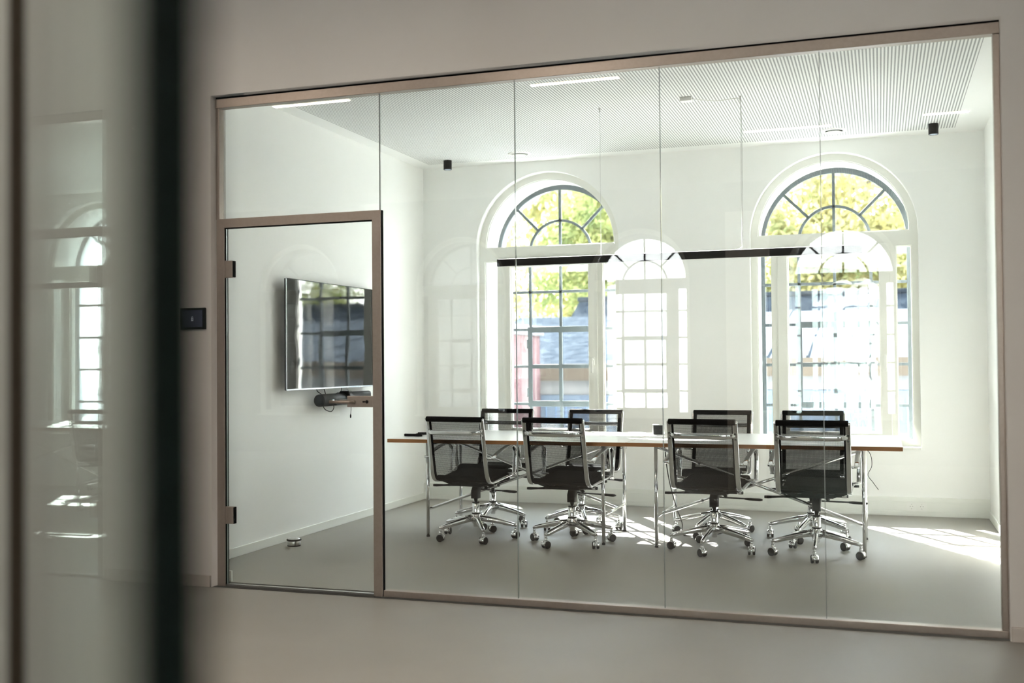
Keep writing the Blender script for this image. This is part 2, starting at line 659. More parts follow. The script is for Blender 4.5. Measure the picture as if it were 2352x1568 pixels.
win = make_window('window_1')
win.location = (WIN_C[0], YB, 0)
win['label'] = 'tall arched window behind the pendant lamp, nearer the wall screen'
w2 = make_window('window_2', True)
w2.location = (WIN_C[1], YB, 0)
w2['label'] = 'tall arched window nearer the double wall socket'
k = 3
for c in WIN_C:
    o = copy_tree(win)
    o.name = 'window_%d' % k
    o.location = (c + SHIFT, YB, 0)
    o['label'] = 'arched window of the neighbouring room seen through the blurred glass, %s' % ('farther from the wall between the rooms' if k == 3 else 'next to the wall between the rooms')
    k += 1
for i, c in enumerate(OPP_C):
    o = copy_tree(win)
    o.name = 'window_%d' % k
    o.location = (c, YF, 0)
    o.rotation_euler = (0, 0, PI)
    if i < 2:
        for ch in o.children:
            if ch.name.startswith('outer_pane'):
                ch.data = ch.data.copy()
                ch.data.materials[0] = MT['pane_dim'] if i else MT['pane_dim_dark']  # added tint dims the reflections of the two western windows
    o['label'] = 'arched window across the hall, mirrored in the partition glass, %s from the east end' % ('fifth', 'fourth', 'third', 'second', 'first')[i]
    k += 1


# ------------------------------------------------------------------ glass partitions with a door
def rail(bm, mx, x0, x1, y0, y1, z0, z1):
    a, b = sorted((mx(x0), mx(x1)))
    box(bm, a, b, y0, y1, z0, z1)


def pane(name, mx, x0, x1, z0, z1, parent, y=YP + .02):
    a, b = sorted((mx(x0), mx(x1)))
    bm = B()
    box(bm, a, b, y, y + .012, z0, z1)
    o = obj(name, bm, [MT['glass'], MT['glass_edge']], parent)
    for f in o.data.polygons:
        if abs(f.normal.y) < .5:
            f.material_index = 1
    return o


def make_partition(mx, pname, plabel, dname, dlabel):
    p = struct(thing(pname, plabel, 'partition', (0, 0, 0)))
    bm = B()
    rail(bm, mx, XA, XB, YP, YP + .055, 2.748, ZP)
    obj('top_rail', bm, MT['bronze'], p, .002)
    bm = B()
    rail(bm, mx, XA, XB, YP + .012, YP + .05, ZP - .001, ZP + .0118)
    obj('top_shade_strip', bm, MT['gasket'], p)  # black strip stands in for the shade line above the rail
    bm = B()
    rail(bm, mx, -2.568, XB, YP, YP + .055, 0, .034)
    obj('bottom_rail', bm, MT['bronze'], p, .002)
    bm = B()
    rail(bm, mx, XA, XA + .025, YP + .008, YP + .055, 2.104, 2.748)
    obj('stile', bm, MT['bronze'], p, .002)
    bm = B()
    rail(bm, mx, XB - .028, XB, YP + .008, YP + .055, .034, 2.748)
    obj('stile', bm, MT['bronze'], p, .002)
    xs = [-2.567, -1.804, -1.033, -.257, XB - .02]
    for a, b in zip(xs[:-1], xs[1:]):
        pane('pane', mx, a + (.0015 if a > -2.5 else -.02), b - .0015, .02, 2.76, p)
    pane('transom_pane', mx, XA + .018, -2.5895, 2.1, 2.76, p)
    for x, z0 in ((-1.804, .034), (-1.033, .034), (-.257, .034), (-2.588, 2.1)):
        bm = B()
        rail(bm, mx, x - .0014, x + .0014, YP + .0195, YP + .0325, z0, 2.75)
        obj('joint', bm, MT['joint'], p)
    # the door
    d = struct(thing(dname, dlabel, 'door'))
    x0, x1, zt, wf = XA + .012, -2.572, 2.104, .052
    bm = B()
    for x, nx in ((x0, x0 + wf), (x1, x1 - wf)):            # mitred frame
        vs = []
        for y in (YP - .004, YP + .03):
            vs.append([bm.verts.new((mx(X), y, Z)) for X, Z in ((x, 0), (x, zt), (nx, zt - wf), (nx, 0))])
        bm.faces.new(vs[0])
        bm.faces.new(vs[1][::-1])
        for i in range(4):
            bm.faces.new((vs[0][i], vs[0][(i + 1) % 4], vs[1][(i + 1) % 4], vs[1][i]))
    vs = []
    for y in (YP - .004, YP + .03):
        vs.append([bm.verts.new((mx(X), y, Z)) for X, Z in ((x0, zt), (x1, zt), (x1 - wf, zt - wf), (x0 + wf, zt - wf))])
    bm.faces.new(vs[0])
    bm.faces.new(vs[1][::-1])
    for i in range(4):
        bm.faces.new((vs[0][i], vs[0][(i + 1) % 4], vs[1][(i + 1) % 4], vs[1][i]))
    bmesh.ops.remove_doubles(bm, verts=bm.verts, dist=1e-5)
    obj('door_frame', bm, MT['bronze'], d, .0015)
    bm = B()
    rail(bm, mx, x1, x1 + .004, YP + .006, YP + .024, .002, zt)
    rail(bm, mx, x0 + wf - .001, x0 + wf + .004, YP + .002, YP + .03, .008, zt - wf)
    rail(bm, mx, x0 + wf, x1 - wf, YP + .002, YP + .03, zt - wf - .004, zt - wf + .001)
    obj('gasket', bm, MT['gasket'], d)
    pane('door_pane', mx, x0 + wf + .006, x1 - wf - .001, .012, zt - wf - .006, d, YP + .006)
    bm = B()
    rail(bm, mx, x0 + wf, x1 - wf, YP + .004, YP + .02, .003, .013)
    obj('bottom_seal', bm, MT['satin'], d)
    for z in (1.814, .405):
        bm = B()
        rail(bm, mx, x0 + wf + .008, x0 + wf + .056, YP - .008, YP + .024, z - .048, z + .048)
        rail(bm, mx, x0 + wf - .006, x0 + wf + .012, YP - .002, YP + .02, z - .05, z + .05)
        h = obj('hinge', bm, MT['bronze'], d, .002)
        bm = B()
        rail(bm, mx, x0 + wf + .056, x0 + wf + .059, YP - .006, YP + .022, z - .047, z + .047)
        obj('hinge_gasket', bm, MT['gasket'], h)
    bm = B()
    rail(bm, mx, -2.778, x1 - wf + .002, YP - .008, YP + .026, 1.027, 1.088)
    lk = obj('lock_case', bm, MT['bronze'], d, .0015)
    bm = B()
    for sy in (-1, 1):
        yb = YP - .008 if sy < 0 else YP + .026
        lathe(bm, [(.013, 0), (.013, -.012 * 1)] if sy < 0 else [(.013, 0), (.013, .012)], 16, (mx(-2.738), yb, 1.057), ax='y')
        yy = yb + sy * .045
        pts = [(mx(-2.738), yb, 1.057), (mx(-2.738), yb + sy * .03, 1.057), (mx(-2.741), yb + sy * .041, 1.057), (mx(-2.752), yy, 1.057),
               (mx(-2.80), yy, 1.057), (mx(-2.862), yy, 1.057)]
        tube(bm, pts, .0085, 12)
    obj('lever', bm, MT['bronze'], d)
    bm = B()
    lathe(bm, [(.0095, 0), (.0095, -.006)], 18, (mx(-2.655), YP - .008, 1.057), ax='y')
    rail(bm, mx, -2.683, -2.667, YP - .0105, YP - .008, 1.053, 1.061)
    obj('cylinder', bm, MT['chrome'], d)
    return p, d


MT['joint'] = pmat('clear_joint', (.22, .24, .23), .3)
ident = lambda x: x
mirr = lambda x: MIR - x
make_partition(ident, 'glass_partition', 'frameless glass partition of the meeting room in a bronze rail', 'door_1', 'clear glass door in a bronze frame at the meeting room')
make_partition(mirr, 'glass_partition', 'glass partition of the neighbouring room behind the blurred foreground glass', 'door_2', 'glass door of the neighbouring room behind the blurred foreground glass')

# ------------------------------------------------------------------ blurred foreground: open glass door leaf and its jamb
P1, P2 = Vector((-.1785, .243, 0)), Vector((-.925, .992, 0))
d = (P2 - P1).normalized()
leaf = struct(thing('door_3', 'open glass door leaf close to the lens, blurred, with a black edge', 'door', P1, math.atan2(d.y, d.x)))
Lw = (P2 - P1).length
bm = B()
box(bm, 0, Lw, -.006, .006, .01, 2.1)
o = obj('door_pane', bm, [MT['leaf_glass'], MT['leaf_edge']], leaf)
for f in o.data.polygons:
    if abs(f.normal.y) < .5:
        f.material_index = 1
bm = B()
box(bm, -.005, .0, -.0098, .0092, .01, 2.1)
box(bm, -.005, .010, .006, .0092, .01, 2.1)
box(bm, -.005, .010, -.0098, -.006, .01, 2.1)
obj('edge_seal', bm, MT['green_seal'], leaf, .001)
struct(boxo('trim_2', (-.96, -.926, .974, .995, 0, 2.16), MT['bronze_dark']))
struct(boxo('wall_near', (-1.3, -.928, .80, .974, 0, 2.6), MT['taupe']))

# ------------------------------------------------------------------ office chairs
def rail_pts(x):
    return [(x, y, z) for y, z in ((-.322, .878), (-.305, .80), (-.286, .70), (-.268, .60), (-.252, .52), (-.236, .465), (-.205, .432), (-.155, .424),
                                   (-.06, .434), (.06, .447), (.15, .456), (.2, .455), (.228, .438))]


RAIL = rrect(.031, .015, .005, 2)


def make_chair():
    root = thing('office_chair', 'chair', 'chair')
    sp = [Vector(p) for p in spline(rail_pts(0), 5)]
    # sling: netting back and padded seat
    back = [p for p in sp if p.y < -.2 and p.z > .44 or p.z > .5]
    bm = B()
    hw = .203
    rows = []
    for p in [Vector((0, -.322, .872))] + back:
        row = []
        for i in range(9):
            x = -hw + 2 * hw * i / 8
            bow = .012 * (1 - (x / hw) ** 2) if p.z < .84 else 0
            row.append(bm.verts.new((x, p.y + .004 - bow, p.z)))
        rows.append(row)
    for a, b in zip(rows[:-1], rows[1:]):
        for j in range(8):
            f = bm.faces.new((a[j], a[j + 1], b[j + 1], b[j]))
            f.smooth = True
    obj('backrest', bm, MT['net'], root)
    prof = rrect(.027, .006, .002, 2)
    for s in (-1, 1):
        bm = B()
        sweep(bm, [Vector((s * .2035, p.y + .0085, p.z)) for p in back], prof, Vector((0, 1, 0)))
        obj('hem', bm, MT['blackfab'], root)
    bm = B()
    tube(bm, [(-.219, -.322, .872), (.219, -.322, .872)], .019, 14)
    obj('head_bar', bm, MT['blackfab'], root, .004)
    bm = B()
    seat = [p for p in sp if p.z < .47 and p.y > -.225]
    prof = rrect(.40, .034, .012, 3)
    sweep(bm, [Vector((0, p.y, p.z + .012)) for p in seat], prof, Vector((0, 0, 1)))
    obj('seat', bm, MT['blackfab'], root)
    # chrome side rails
    for s in (-1, 1):
        bm = B()
        sweep(bm, [Vector((s * .216, p.y, p.z)) for p in sp], RAIL, Vector((0, -1, 0)))
        obj('side_rail', bm, MT['chrome'], root)
    # bowed bars behind the back
    bm = B()
    pts = spline([(-.213, -.302, .792), (-.19, -.318, .782), (-.15, -.326, .778), (0, -.328, .777), (.15, -.326, .778), (.19, -.318, .782), (.213, -.302, .792)], 4)
    sweep(bm, pts, rrect(.013, .031, .005, 2), Vector((0, 0, 1)))
    for s in (-1, 1):
        for z in (.797, .762):
            lathe(bm, [(.0075, 0), (.0075, .004), (.002, .006)], 10, (s * .216, -.318 + (.8 - z) * .2, z), ax='y')
    obj('back_spreader', bm, MT['chrome'], root)
    # armrests
    for s in (-1, 1):
        bm = B()
        x = s * .262
        pts = spline([(x, -.25, .598), (x, -.20, .622), (x, -.08, .656), (x, .03, .674), (x, .085, .668), (x, .113, .64), (x, .116, .59), (x, .108, .52), (x, .092, .462)], 5)
        sweep(bm, pts, rrect(.03, .016, .006, 2), Vector((1, 0, 0)).cross(Vector((0, 1, 0))))
        tube(bm, [(s * .216, -.262, .6), (s * .276, -.25, .6)], .009)
        tube(bm, [(s * .216, .09, .462), (s * .274, .09, .468)], .009)
        obj('armrest', bm, MT['chrome'], root)
    # under-seat frame
    bm = B()
    for y in (-.13, .12):
        sweep(bm, [(-.214, y, .43), (-.175, y, .418), (-.11, y, .398), (.11, y, .398), (.175, y, .418), (.214, y, .43)], rrect(.022, .012, .003, 2), Vector((0, 1, 0)))
    box(bm, -.115, .115, -.14, .13, .386, .402)
    box(bm, -.085, .085, -.10, .10, .40, .428)
    obj('seat_frame', bm, MT['black'], root, .003)
    bm = B()
    sweep(bm, [(0, .075, .38), (0, .02, .365), (0, 0, .335), (0, 0, .288)], rrect(.056, .06, .012, 3), Vector((0, 1, 0)))
    tube(bm, [(-.16, -.02, .392), (.2, -.02, .392)], .012)
    obj('tilt_mechanism', bm, MT['black'], root)
    for s in (-1, 1):
        bm = B()
        tube(bm, [(s * .175 - .015, -.02, .392), (s * .175 + .015, -.02, .392)], .0135)
        obj('pivot_cap', bm, MT['chrome'], root)
    bm = B()
    tube(bm, [(.05, .03, .392), (.075, .03, .352)], .012)
    tube(bm, [(.03, .03, .349), (.22, .03, .346)], .005)
    sweep(bm, [(.20, .03, .346), (.23, .03, .345), (.30, .03, .343), (.316, .03, .343)], rrect(.026, .016, .005), Vector((0, 0, 1)), [.7, 1, 1.05, .6])
    obj('lever', bm, MT['black'], root)
    bm = B()
    tube(bm, [(-.08, -.04, .385), (-.2, -.04, .379)], .009)
    sweep(bm, [(-.19, -.04, .38), (-.24, -.04, .376), (-.30, -.04, .373), (-.325, -.04, .373)], rrect(.024, .018, .006), Vector((0, 0, 1)), [.9, .7, 1.0, .95])
    obj('lever', bm, MT['black'], root)
    # gas spring
    bm = B()
    lathe(bm, [(.016, .085), (.018, .088), (.018, .13), (.0262, .131), (.0265, .178), (.0265, .252), (.024, .254), (.014, .255), (.014, .32)], 20)
    obj('gas_spring', bm, MT['chrome'], root)
    bm = B()
    lathe(bm, [(.026, .252), (.028, .254), (.028, .259), (.02, .262)], 20)
    obj('collar', bm, MT['black'], root)
    bm = B()
    lathe(bm, [(.029, .174), (.031, .176), (.031, .183), (.027, .185)], 20)
    obj('collar', bm, MT['black'], root)
    bm = B()
    lathe(bm, [(.026, .108), (.03, .112), (.036, .135), (.034, .172), (.031, .177)], 24)
    obj('hub', bm, MT['chrome'], root)
    # one star leg pointing along +x, and one caster
    bm = B()
    pts = [(.022, 0, .148), (.1, 0, .137), (.2, 0, .117), (.272, 0, .100), (.296, 0, .094)]
    pr = [(-.5, -.5), (.5, -.5), (.5, .1), (.32, .42), (0, .5), (-.32, .42), (-.5, .1)]
    sweep(bm, pts, [(a * .036, b * .038) for a, b in pr], Vector((0, 0, 1)), [1.12, 1, .85, .72, .5])
    tube(bm, [(.286, 0, .1), (.286, 0, .06)], .0085)
    leg = obj('leg', bm, MT['chrome'], root)
    bm = B()
    n = 14
    for x0, x1 in ((-.021, .021),):
        for r, fl in ((.0285, 0),):
            va, vb, wa, wb = [], [], [], []
            for i in range(n + 1):
                t = R(-8 + 196 * i / n)
                c, s = math.cos(t), math.sin(t)
                va.append(bm.verts.new((x0, r * c, .027 + r * s)))
                vb.append(bm.verts.new((x1, r * c, .027 + r * s)))
                wa.append(bm.verts.new((x0, (r - .003) * c, .027 + (r - .003) * s)))
                wb.append(bm.verts.new((x1, (r - .003) * c, .027 + (r - .003) * s)))
            for i in range(n):
                f = bm.faces.new((va[i], va[i + 1], vb[i + 1], vb[i])); f.smooth = True
                f = bm.faces.new((wa[i], wb[i], wb[i + 1], wa[i + 1])); f.smooth = True
                bm.faces.new((va[i], wa[i], wa[i + 1], va[i + 1]))
                bm.faces.new((vb[i], vb[i + 1], wb[i + 1], wb[i]))
            bm.faces.new((va[0], vb[0], wb[0], wa[0]))
            bm.faces.new((va[-1], wa[-1], wb[-1], vb[-1]))
    box(bm, -.005, .005, -.015, .015, .02, .053)
    tube(bm, [(0, 0, .05), (0, 0, .072)], .011)
    cast = obj('caster', bm, MT['chrome'], root)
    for x0, x1 in ((-.024, -.006), (.006, .024)):
        bm = B()
        lathe(bm, [(.012, x0), (.0225, x0 + .001), (.0255, x0 + .004), (.0255, x1 - .004), (.0225, x1 - .001), (.012, x1)], 22, (0, 0, .0255), ax='x')
        obj('wheel', bm, MT['rubber'], cast)
    for q in range(4):
        c = leg.copy()
        COL.objects.link(c)
        c2 = copy_tree(cast, root)
    return root


def pose_chair(ch, x, y, face, star, seed):
    """face: heading of the seat in degrees (0 = towards the windows); star: direction of one leg in world degrees"""
    rr = random.Random(seed)
    ch.location = (x, y, 0)
    ch.rotation_euler = (0, 0, R(face))
    i = j = 0
    for c in ch.children:
        if c.name.startswith('leg.') or c.name == 'leg':
            c.rotation_euler = (0, 0, R(star - face + 72 * i))
            i += 1
        elif c.name.startswith('caster'):
            a = R(star - face + 72 * j)
            c.location = (.286 * math.cos(a), .286 * math.sin(a), 0)
            c.rotation_euler = (0, 0, rr.uniform(0, 2 * PI))
            j += 1


CH = [
    (-2.778, 7.36, -7, 13, 'black mesh chair at the near table edge, nearest the glass door'),
    (-2.052, 7.34, -8, 31, 'black mesh chair at the near table edge, second from the glass door'),
    (-1.065, 7.34, -5.2, -98, 'black mesh chair at the near table edge, just past the middle joint of the tables'),
    (-.402, 7.31, -1, -90, 'black mesh chair at the near table edge, last one towards the double wall socket'),
    (-2.88, 8.01, 177.6, -86, 'black mesh chair on the window side, behind the chair nearest the glass door'),
    (-2.165, 8.01, 173, -68, 'black mesh chair on the window side, before the right stile of the first arched window'),
    (-1.155, 8.0, 177, -36, 'black mesh chair on the window side, beyond the black socket cube'),
    (-.475, 8.0, 180, -104, 'black mesh chair on the window side, in front of the second arched window'),
]
chair = make_chair()
for i, (x, y, f, s, lab) in enumerate(CH):
    c = chair if i == 0 else copy_tree(chair)
    c['label'] = lab
    c['group'] = 'mesh chairs around the meeting table'
    pose_chair(c, x, y, f, s, 40 + i)
for i, (x, y, f, lab) in enumerate(((-7.35, 9.02, 178, 'black mesh chair of the neighbouring room on the window side of its table'),
                                    (-6.45, 8.0, 3, 'black mesh chair of the neighbouring room on the hall side of its table'))):
    c = copy_tree(chair)
    c['label'] = lab
    c['group'] = 'chairs in the neighbouring room'
    pose_chair(c, x, y, f, 20, 90 + i)


# ------------------------------------------------------------------ tables
TZ, TT = .72, .026
TY0, TY1 = 7.163, 8.25


def make_table(x0, x1, lx0, lx1, yb, braces, label):
    t = thing('meeting_table', label, 'table', (x0, TY0, 0), 0, 'white tables on chrome frames')
    ox, oy = x0, TY0
    bm = B()
    box(bm, .0035, x1 - x0 - .0005, .0035, TY1 - TY0 - .0035, TZ - TT, TZ)
    top = obj('tabletop', bm, MT['laminate'], t)
    bm = B()
    e = .0034
    W, D = x1 - x0, TY1 - TY0
    for q in ((0, W, 0, e), (0, W, D - e, D), (0, e, e, D - e), (W - .0008, W, e, D - e)):
        box(bm, *q, TZ - TT, TZ - .0006)
    obj('edge_band', bm, MT['ply'], top)
    ys = (7.33 - oy, yb - oy)
    for lx in (lx0, lx1):
        for y in ys:
            bm = B()
            tube(bm, [(lx - ox, y, .012), (lx - ox, y, TZ - TT)], .0125, 14)
            g = obj('leg', bm, MT['chrome'], t)
            bm = B()
            lathe(bm, [(.0125, 0), (.0128, .002), (.0128, .0125)], 14, (lx - ox, y, 0))
            obj('foot', bm, MT['black'], g)
        for z in (.2, .672):
            bm = B()
            tube(bm, [(lx - ox, ys[0], z), (lx - ox, ys[1], z)], .0095, 12)
            obj('side_strut', bm, MT['chrome'], t)
    for a, b in braces:
        bm = B()
        va, vb = Vector(a) - Vector((ox, oy, 0)), Vector(b) - Vector((ox, oy, 0))
        tube(bm, [va, vb], .0105, 12)
        tube(bm, [va.lerp(vb, .2), va.lerp(vb, .215)], .0125, 12)
        obj('cross_brace', bm, MT['chrome'], t)
    return t


t1 = make_table(-3.385, -1.6305, -3.14, -1.825, 7.985,
                [((-3.14, 7.80, .672), (-1.825, 7.75, .2)), ((-3.14, 7.40, .2), (-1.825, 7.92, .672))],
                'white meeting table with brown edge, the half nearer the wall screen')
t2 = make_table(-1.6295, .128, -1.455, -.108, 8.05,
                [((-1.455, 7.42, .672), (-.108, 7.36, .2)), ((-1.455, 7.55, .2), (-.108, 7.48, .672))],
                'white meeting table with brown edge, the half nearer the double wall socket')
for t, l in ((t1, 'west'), (t2, 'east')):
    c = copy_tree(t)
    c.location = (t.location.x + SHIFT, TY0 + .62, 0)
    c['label'] = 'white table half in the neighbouring room, ' + ('far from' if l == 'west' else 'close to') + ' the dividing wall'
    c['group'] = 'tables in the neighbouring room'

# socket cube on the table
x, y = -1.562, 7.99
t = thing('socket_cube', 'black and silver socket cube standing on the table by the middle joint', 'power socket', (x, y, TZ), R(4))
bm = B()
box(bm, -.042, .042, -.036, .036, 0, .076)
obj('housing', bm, MT['satin'], t, .002)
bm = B()
n = 24
flat_with_holes(bm, rect(-.034, .034, .004, .072), [[(.021 * math.cos(2 * PI * i / n), .038 + .021 * math.sin(2 * PI * i / n)) for i in range(n)]], -.039, -.036)
lathe(bm, [(.021, 0), (.021, .001)], 24, (0, -.0365, .038), ax='y')
obj('socket_face', bm, MT['black'], t)
bm = B()
for s in (-1, 1):
    lathe(bm, [(.0026, 0), (.0026, -.001)], 10, (s * .0095, -.0365, .038), ax='y')
    box(bm, s * .0195 - .002, s * .0195 + .002, -.039, -.0365, .034, .042)
obj('contacts', bm, MT['dark'], t)

# markers lying on the table
for i, (x, y, a, lab) in enumerate(((-3.302, 7.44, 6, 'black marker pen on the white table, the one nearer the table edge'),
                                    (-3.27, 7.62, 12, 'black marker pen on the white table, the one lying farther in'))):
    t = thing('marker_pen', lab, 'marker', (x, y, TZ + .0105), R(a), 'marker pens on the meeting table')
    bm = B()
    lathe(bm, [(.007, -.07), (.0098, -.068), (.0098, .02)], 14, ax='x')
    obj('barrel', bm, MT['black'], t)
    bm = B()
    lathe(bm, [(.0105, .02), (.0105, .066), (.007, .069)], 14, ax='x')
    box(bm, .024, .06, -.0015, .0015, .0095, .0125)
    obj('cap', bm, MT['rubber'], t)

# cables under the tables
bm = B()
tube(bm, spline([(-1.45, 7.62, .69), (-1.44, 7.63, .55), (-1.43, 7.70, .40), (-1.40, 7.78, .22), (-1.37, 7.84, .10), (-1.36, 7.86, .005), (-1.2, 7.9, .005), (-1.1, 8.05, .005)], 5), .004, 8)
tag(obj('power_cable', bm, MT['black']), 'black power cable hanging from the table by the middle joint', 'cable')
bm = B()
tube(bm, spline([(-.12, 7.60, .69), (-.07, 7.60, .64), (-.06, 7.61, .56), (-.085, 7.6, .5), (-.055, 7.62, .45), (-.02, 7.62, .40)], 6), .0022, 6)
tag(obj('thin_cable', bm, MT['black']), 'thin black cable dangling from the table end near the wall socket', 'cable')


# ------------------------------------------------------------------ pendant lamp
def make_pendant():
    t = thing('pendant_lamp', 'long black linear pendant lamp hung above the meeting table', 'lamp', (-1.38, 7.545, ZC))
    bm = B()
    z0 = 1.972 - ZC
    box(bm, -1.28, 1.28, -.022, .022, z0, z0 + .052)
    lb = obj('lamp_body', bm, MT['lamp_black'], t, .002)
    bm = B()
    box(bm, -1.27, 1.27, -.016, .016, z0 - .002, z0 + .001)
    obj('diffuser', bm, MT['diff'], lb)
    bm = B()
    box(bm, -1.27, 1.27, -.012, .012, z0 + .052, z0 + .0535)
    obj('fill_strip', bm, MT['fill_strip'], lb)  # added glowing strip, hidden from below, as room fill
    la = bpy.data.lights.new('pendant_fill', 'AREA')  # added fill light for the ceiling and walls
    la.shape = 'RECTANGLE'
    la.size, la.size_y = 2.54, .024
    la.energy = 2.2
    la.color = (1, .95, .88)
    lo = bpy.data.objects.new('glow', la)
    COL.objects.link(lo)
    lo.parent = t
    lo.location = (0, 0, z0 + .056)
    lo.rotation_euler = (PI, 0, 0)
    for x in (-.497, .496):
        bm = B()
        lathe(bm, [(.011, 0), (.011, -.004), (.006, -.008), (.006, -.03), (.003, -.036)], 14, (x, 0, 0))
        cp = obj('ceiling_clip', bm, MT['satin'], t)
        bm = B()
        tube(bm, [(x, 0, -.03), (x, 0, z0 + .052)], .0014, 6)
        lathe(bm, [(.004, z0 + .05), (.004, z0 + .066)], 8, (x, 0, 0))
        obj('suspension_wire', bm, MT['satin'], t)
    bm = B()
    tube(bm, spline([(.496, -.004, -.03), (.504, -.005, -.2), (.503, -.005, -.6), (.50, -.004, -.98), (.485, -.003, -1.045), (.44, 0, -1.058)], 5), .0022, 6)
    obj('supply_cord', bm, MT['satin'], t)
    bm = B()
    box(bm, .10, .18, -.125, -.065, -.032, 0)
    bx = obj('ceiling_box', bm, MT['socket_white'], t, .003)
    bm = B()
    tube(bm, spline([(.18, -.1, -.018), (.25, -.085, -.028), (.34, -.05, -.034), (.43, -.02, -.022), (.48, -.006, -.016), (.494, -.002, -.028)], 5), .0028, 6)
    obj('ceiling_cord', bm, MT['cable_white'], t)
    return t


pen = make_pendant()
c = copy_tree(pen)
c.location.x += SHIFT
c.location.y += .5
c['label'] = 'black linear pendant lamp of the neighbouring room seen through the blurred glass'

# ------------------------------------------------------------------ ceiling spots and vents
sp0 = None
for i, (x, y, lab) in enumerate(((-3.655, 9.03, 'black cylinder ceiling spot in the corner above the wall screen side'),
                                 (.417, 8.97, 'black cylinder ceiling spot over the double wall socket side'))):
    t = thing('ceiling_spot', lab, 'ceiling lamp', (x, y, ZC), 0, 'black ceiling spots')
    bm = B()
    lathe(bm, [(.036, 0), (.037, -.002), (.037, -.084), (.036, -.086), (.033, -.086), (.033, -.078)], 28)
    obj('housing', bm, MT['lamp_black'], t)
    bm = B()
    lathe(bm, [(.033, -.076), (.033, -.083), (.02, -.087)], 24)
    obj('lens', bm, MT['lens'], t)
for i, (x, y, lab) in enumerate(((-2.95, 8.95, 'round white ceiling vent above the first arched window'), (-.32, 8.945, 'round white ceiling vent above the second arched window'))):
    t = thing('ceiling_vent', lab, 'vent', (x, y, ZC), 0, 'round ceiling vents')
    bm = B()
    lathe(bm, [(.1, 0), (.1, -.004), (.094, -.01), (.074, -.012), (.072, -.006), (.07, -.003)], 36)
    obj('rim', bm, MT['socket_white'], t)
    bm = B()
    lathe(bm, [(.02, -.002), (.06, -.014), (.062, -.018), (.058, -.021), (.03, -.022)], 36)
    obj('disc', bm, MT['socket_white'], t)

# ------------------------------------------------------------------ hall lights (mirrored in the glass)
for i, (x, y, lab) in enumerate(((-4.56, 2.62, 'slim warm strip light in the hall ceiling, mirrored above the glass door'),
                                 (-2.26, 2.535, 'slim warm strip light in the hall ceiling, mirrored above the first fixed pane'),
                                 (-.81, .12, 'slim warm strip light in the hall ceiling, mirrored at the last glass joint'),
                                 (.6, .29, 'slim warm strip light in the hall ceiling, mirrored by the corner ceiling spot'))):
    t = thing('strip_light', lab, 'ceiling lamp', (x, y, ZH), 0, 'hall strip lights')
    hl = (.36, .36, .4, .19)[i]
    bm = B()
    box(bm, -hl - .01, hl + .01, -.02, .02, -.012, 0)
    obj('housing', bm, MT['hallceil'], t, .002)
    bm = B()
    box(bm, -hl, hl, -.011, .011, -.014, -.0115)
    obj('diffuser', bm, MT['led'], t)
    la = bpy.data.lights.new('strip_light_glow', 'AREA')
    la.shape = 'RECTANGLE'
    la.size, la.size_y = 2 * hl, .03
    la.energy = 21.0
    la.color = (1, .88, .77)
    lo = bpy.data.objects.new('glow', la)
    COL.objects.link(lo)
    lo.parent = t
    lo.location = (0, 0, -.018)

# ------------------------------------------------------------------ wall screen, video bar
MT['screen'] = add_noise(pmat('glossy_black_screen', (.012, .013, .013), .03, 0, .5), 2, (.011, .012, .012), (.014, .015, .015), .3, bscale=1.5, dist=.006)
MT['screen'].node_tree.nodes['Principled BSDF'].inputs['IOR'].default_value = 1.5
MT['bezel'] = pmat('silver_bezel', (.55, .57, .6), .25, 1.0)
t = thing('wall_screen', 'large flat black television mounted on the white side wall', 'television', (XL, 7.455, 1.477))
X0 = .08
bm = B()
box(bm, X0 - .018, X0 - .004, -.712, .712, -.398, .398)
sc_body = obj('cabinet', bm, MT['black'], t, .004)
bm = B()
box(bm, X0 - .045, X0 - .018, -.58, .58, -.33, .22)
box(bm, 0, X0 - .045, -.25, .25, -.2, .2)
obj('back_housing', bm, MT['black'], t, .006)
bm = B()
box(bm, X0 - .004, X0, -.707, .707, -.388, .394)
obj('screen', bm, MT['screen'], t)
bm = B()
box(bm, X0 - .006, X0 + .002, -.712, .712, -.398, -.388)
box(bm, X0 - .006, X0 + .001, -.713, -.709, -.398, .398)
box(bm, X0 - .006, X0 + .001, .709, .713, -.398, .398)
obj('bezel', bm, MT['bezel'], t)
bm = B()
box(bm, X0 - .006, X0 + .001, -.712, .712, .395, .399)
obj('top_edge', bm, MT['black'], t)
bm = B()
box(bm, X0 - .006, X0 + .0035, .40, .44, -.402, -.396)
obj('sensor', bm, MT['bezel'], t)

t = thing('video_bar', 'black cylindrical video bar mounted below the wall screen', 'video bar', (XL, 7.54, .992))
bm = B()
lathe(bm, [(.044, -.33), (.047, -.327), (.047, .327), (.044, .33)], 32, (.085, 0, 0), ax='y')
obj('body', bm, MT['black'], t)
bm = B()
lathe(bm, [(.0465, -.336), (.0465, -.329)], 32, (.085, 0, 0), ax='y')
obj('end_cap', bm, MT['rubber'], t)
bm = B()
sweep(bm, [(.125, .06, .012), (.15, .06, .03)], circ(.03, 20))
box(bm, .06, .14, .03, .09, .03, .062)
obj('camera_head', bm, MT['black'], t, .006)
bm = B()
box(bm, 0, .05, .05, .62, -.03, .05)
obj('bracket', bm, MT['black'], t, .02)
bm = B()
box(bm, .128, .1325, -.22, -.19, -.003, .003)
obj('status_mark', bm, MT['bezel'], t)

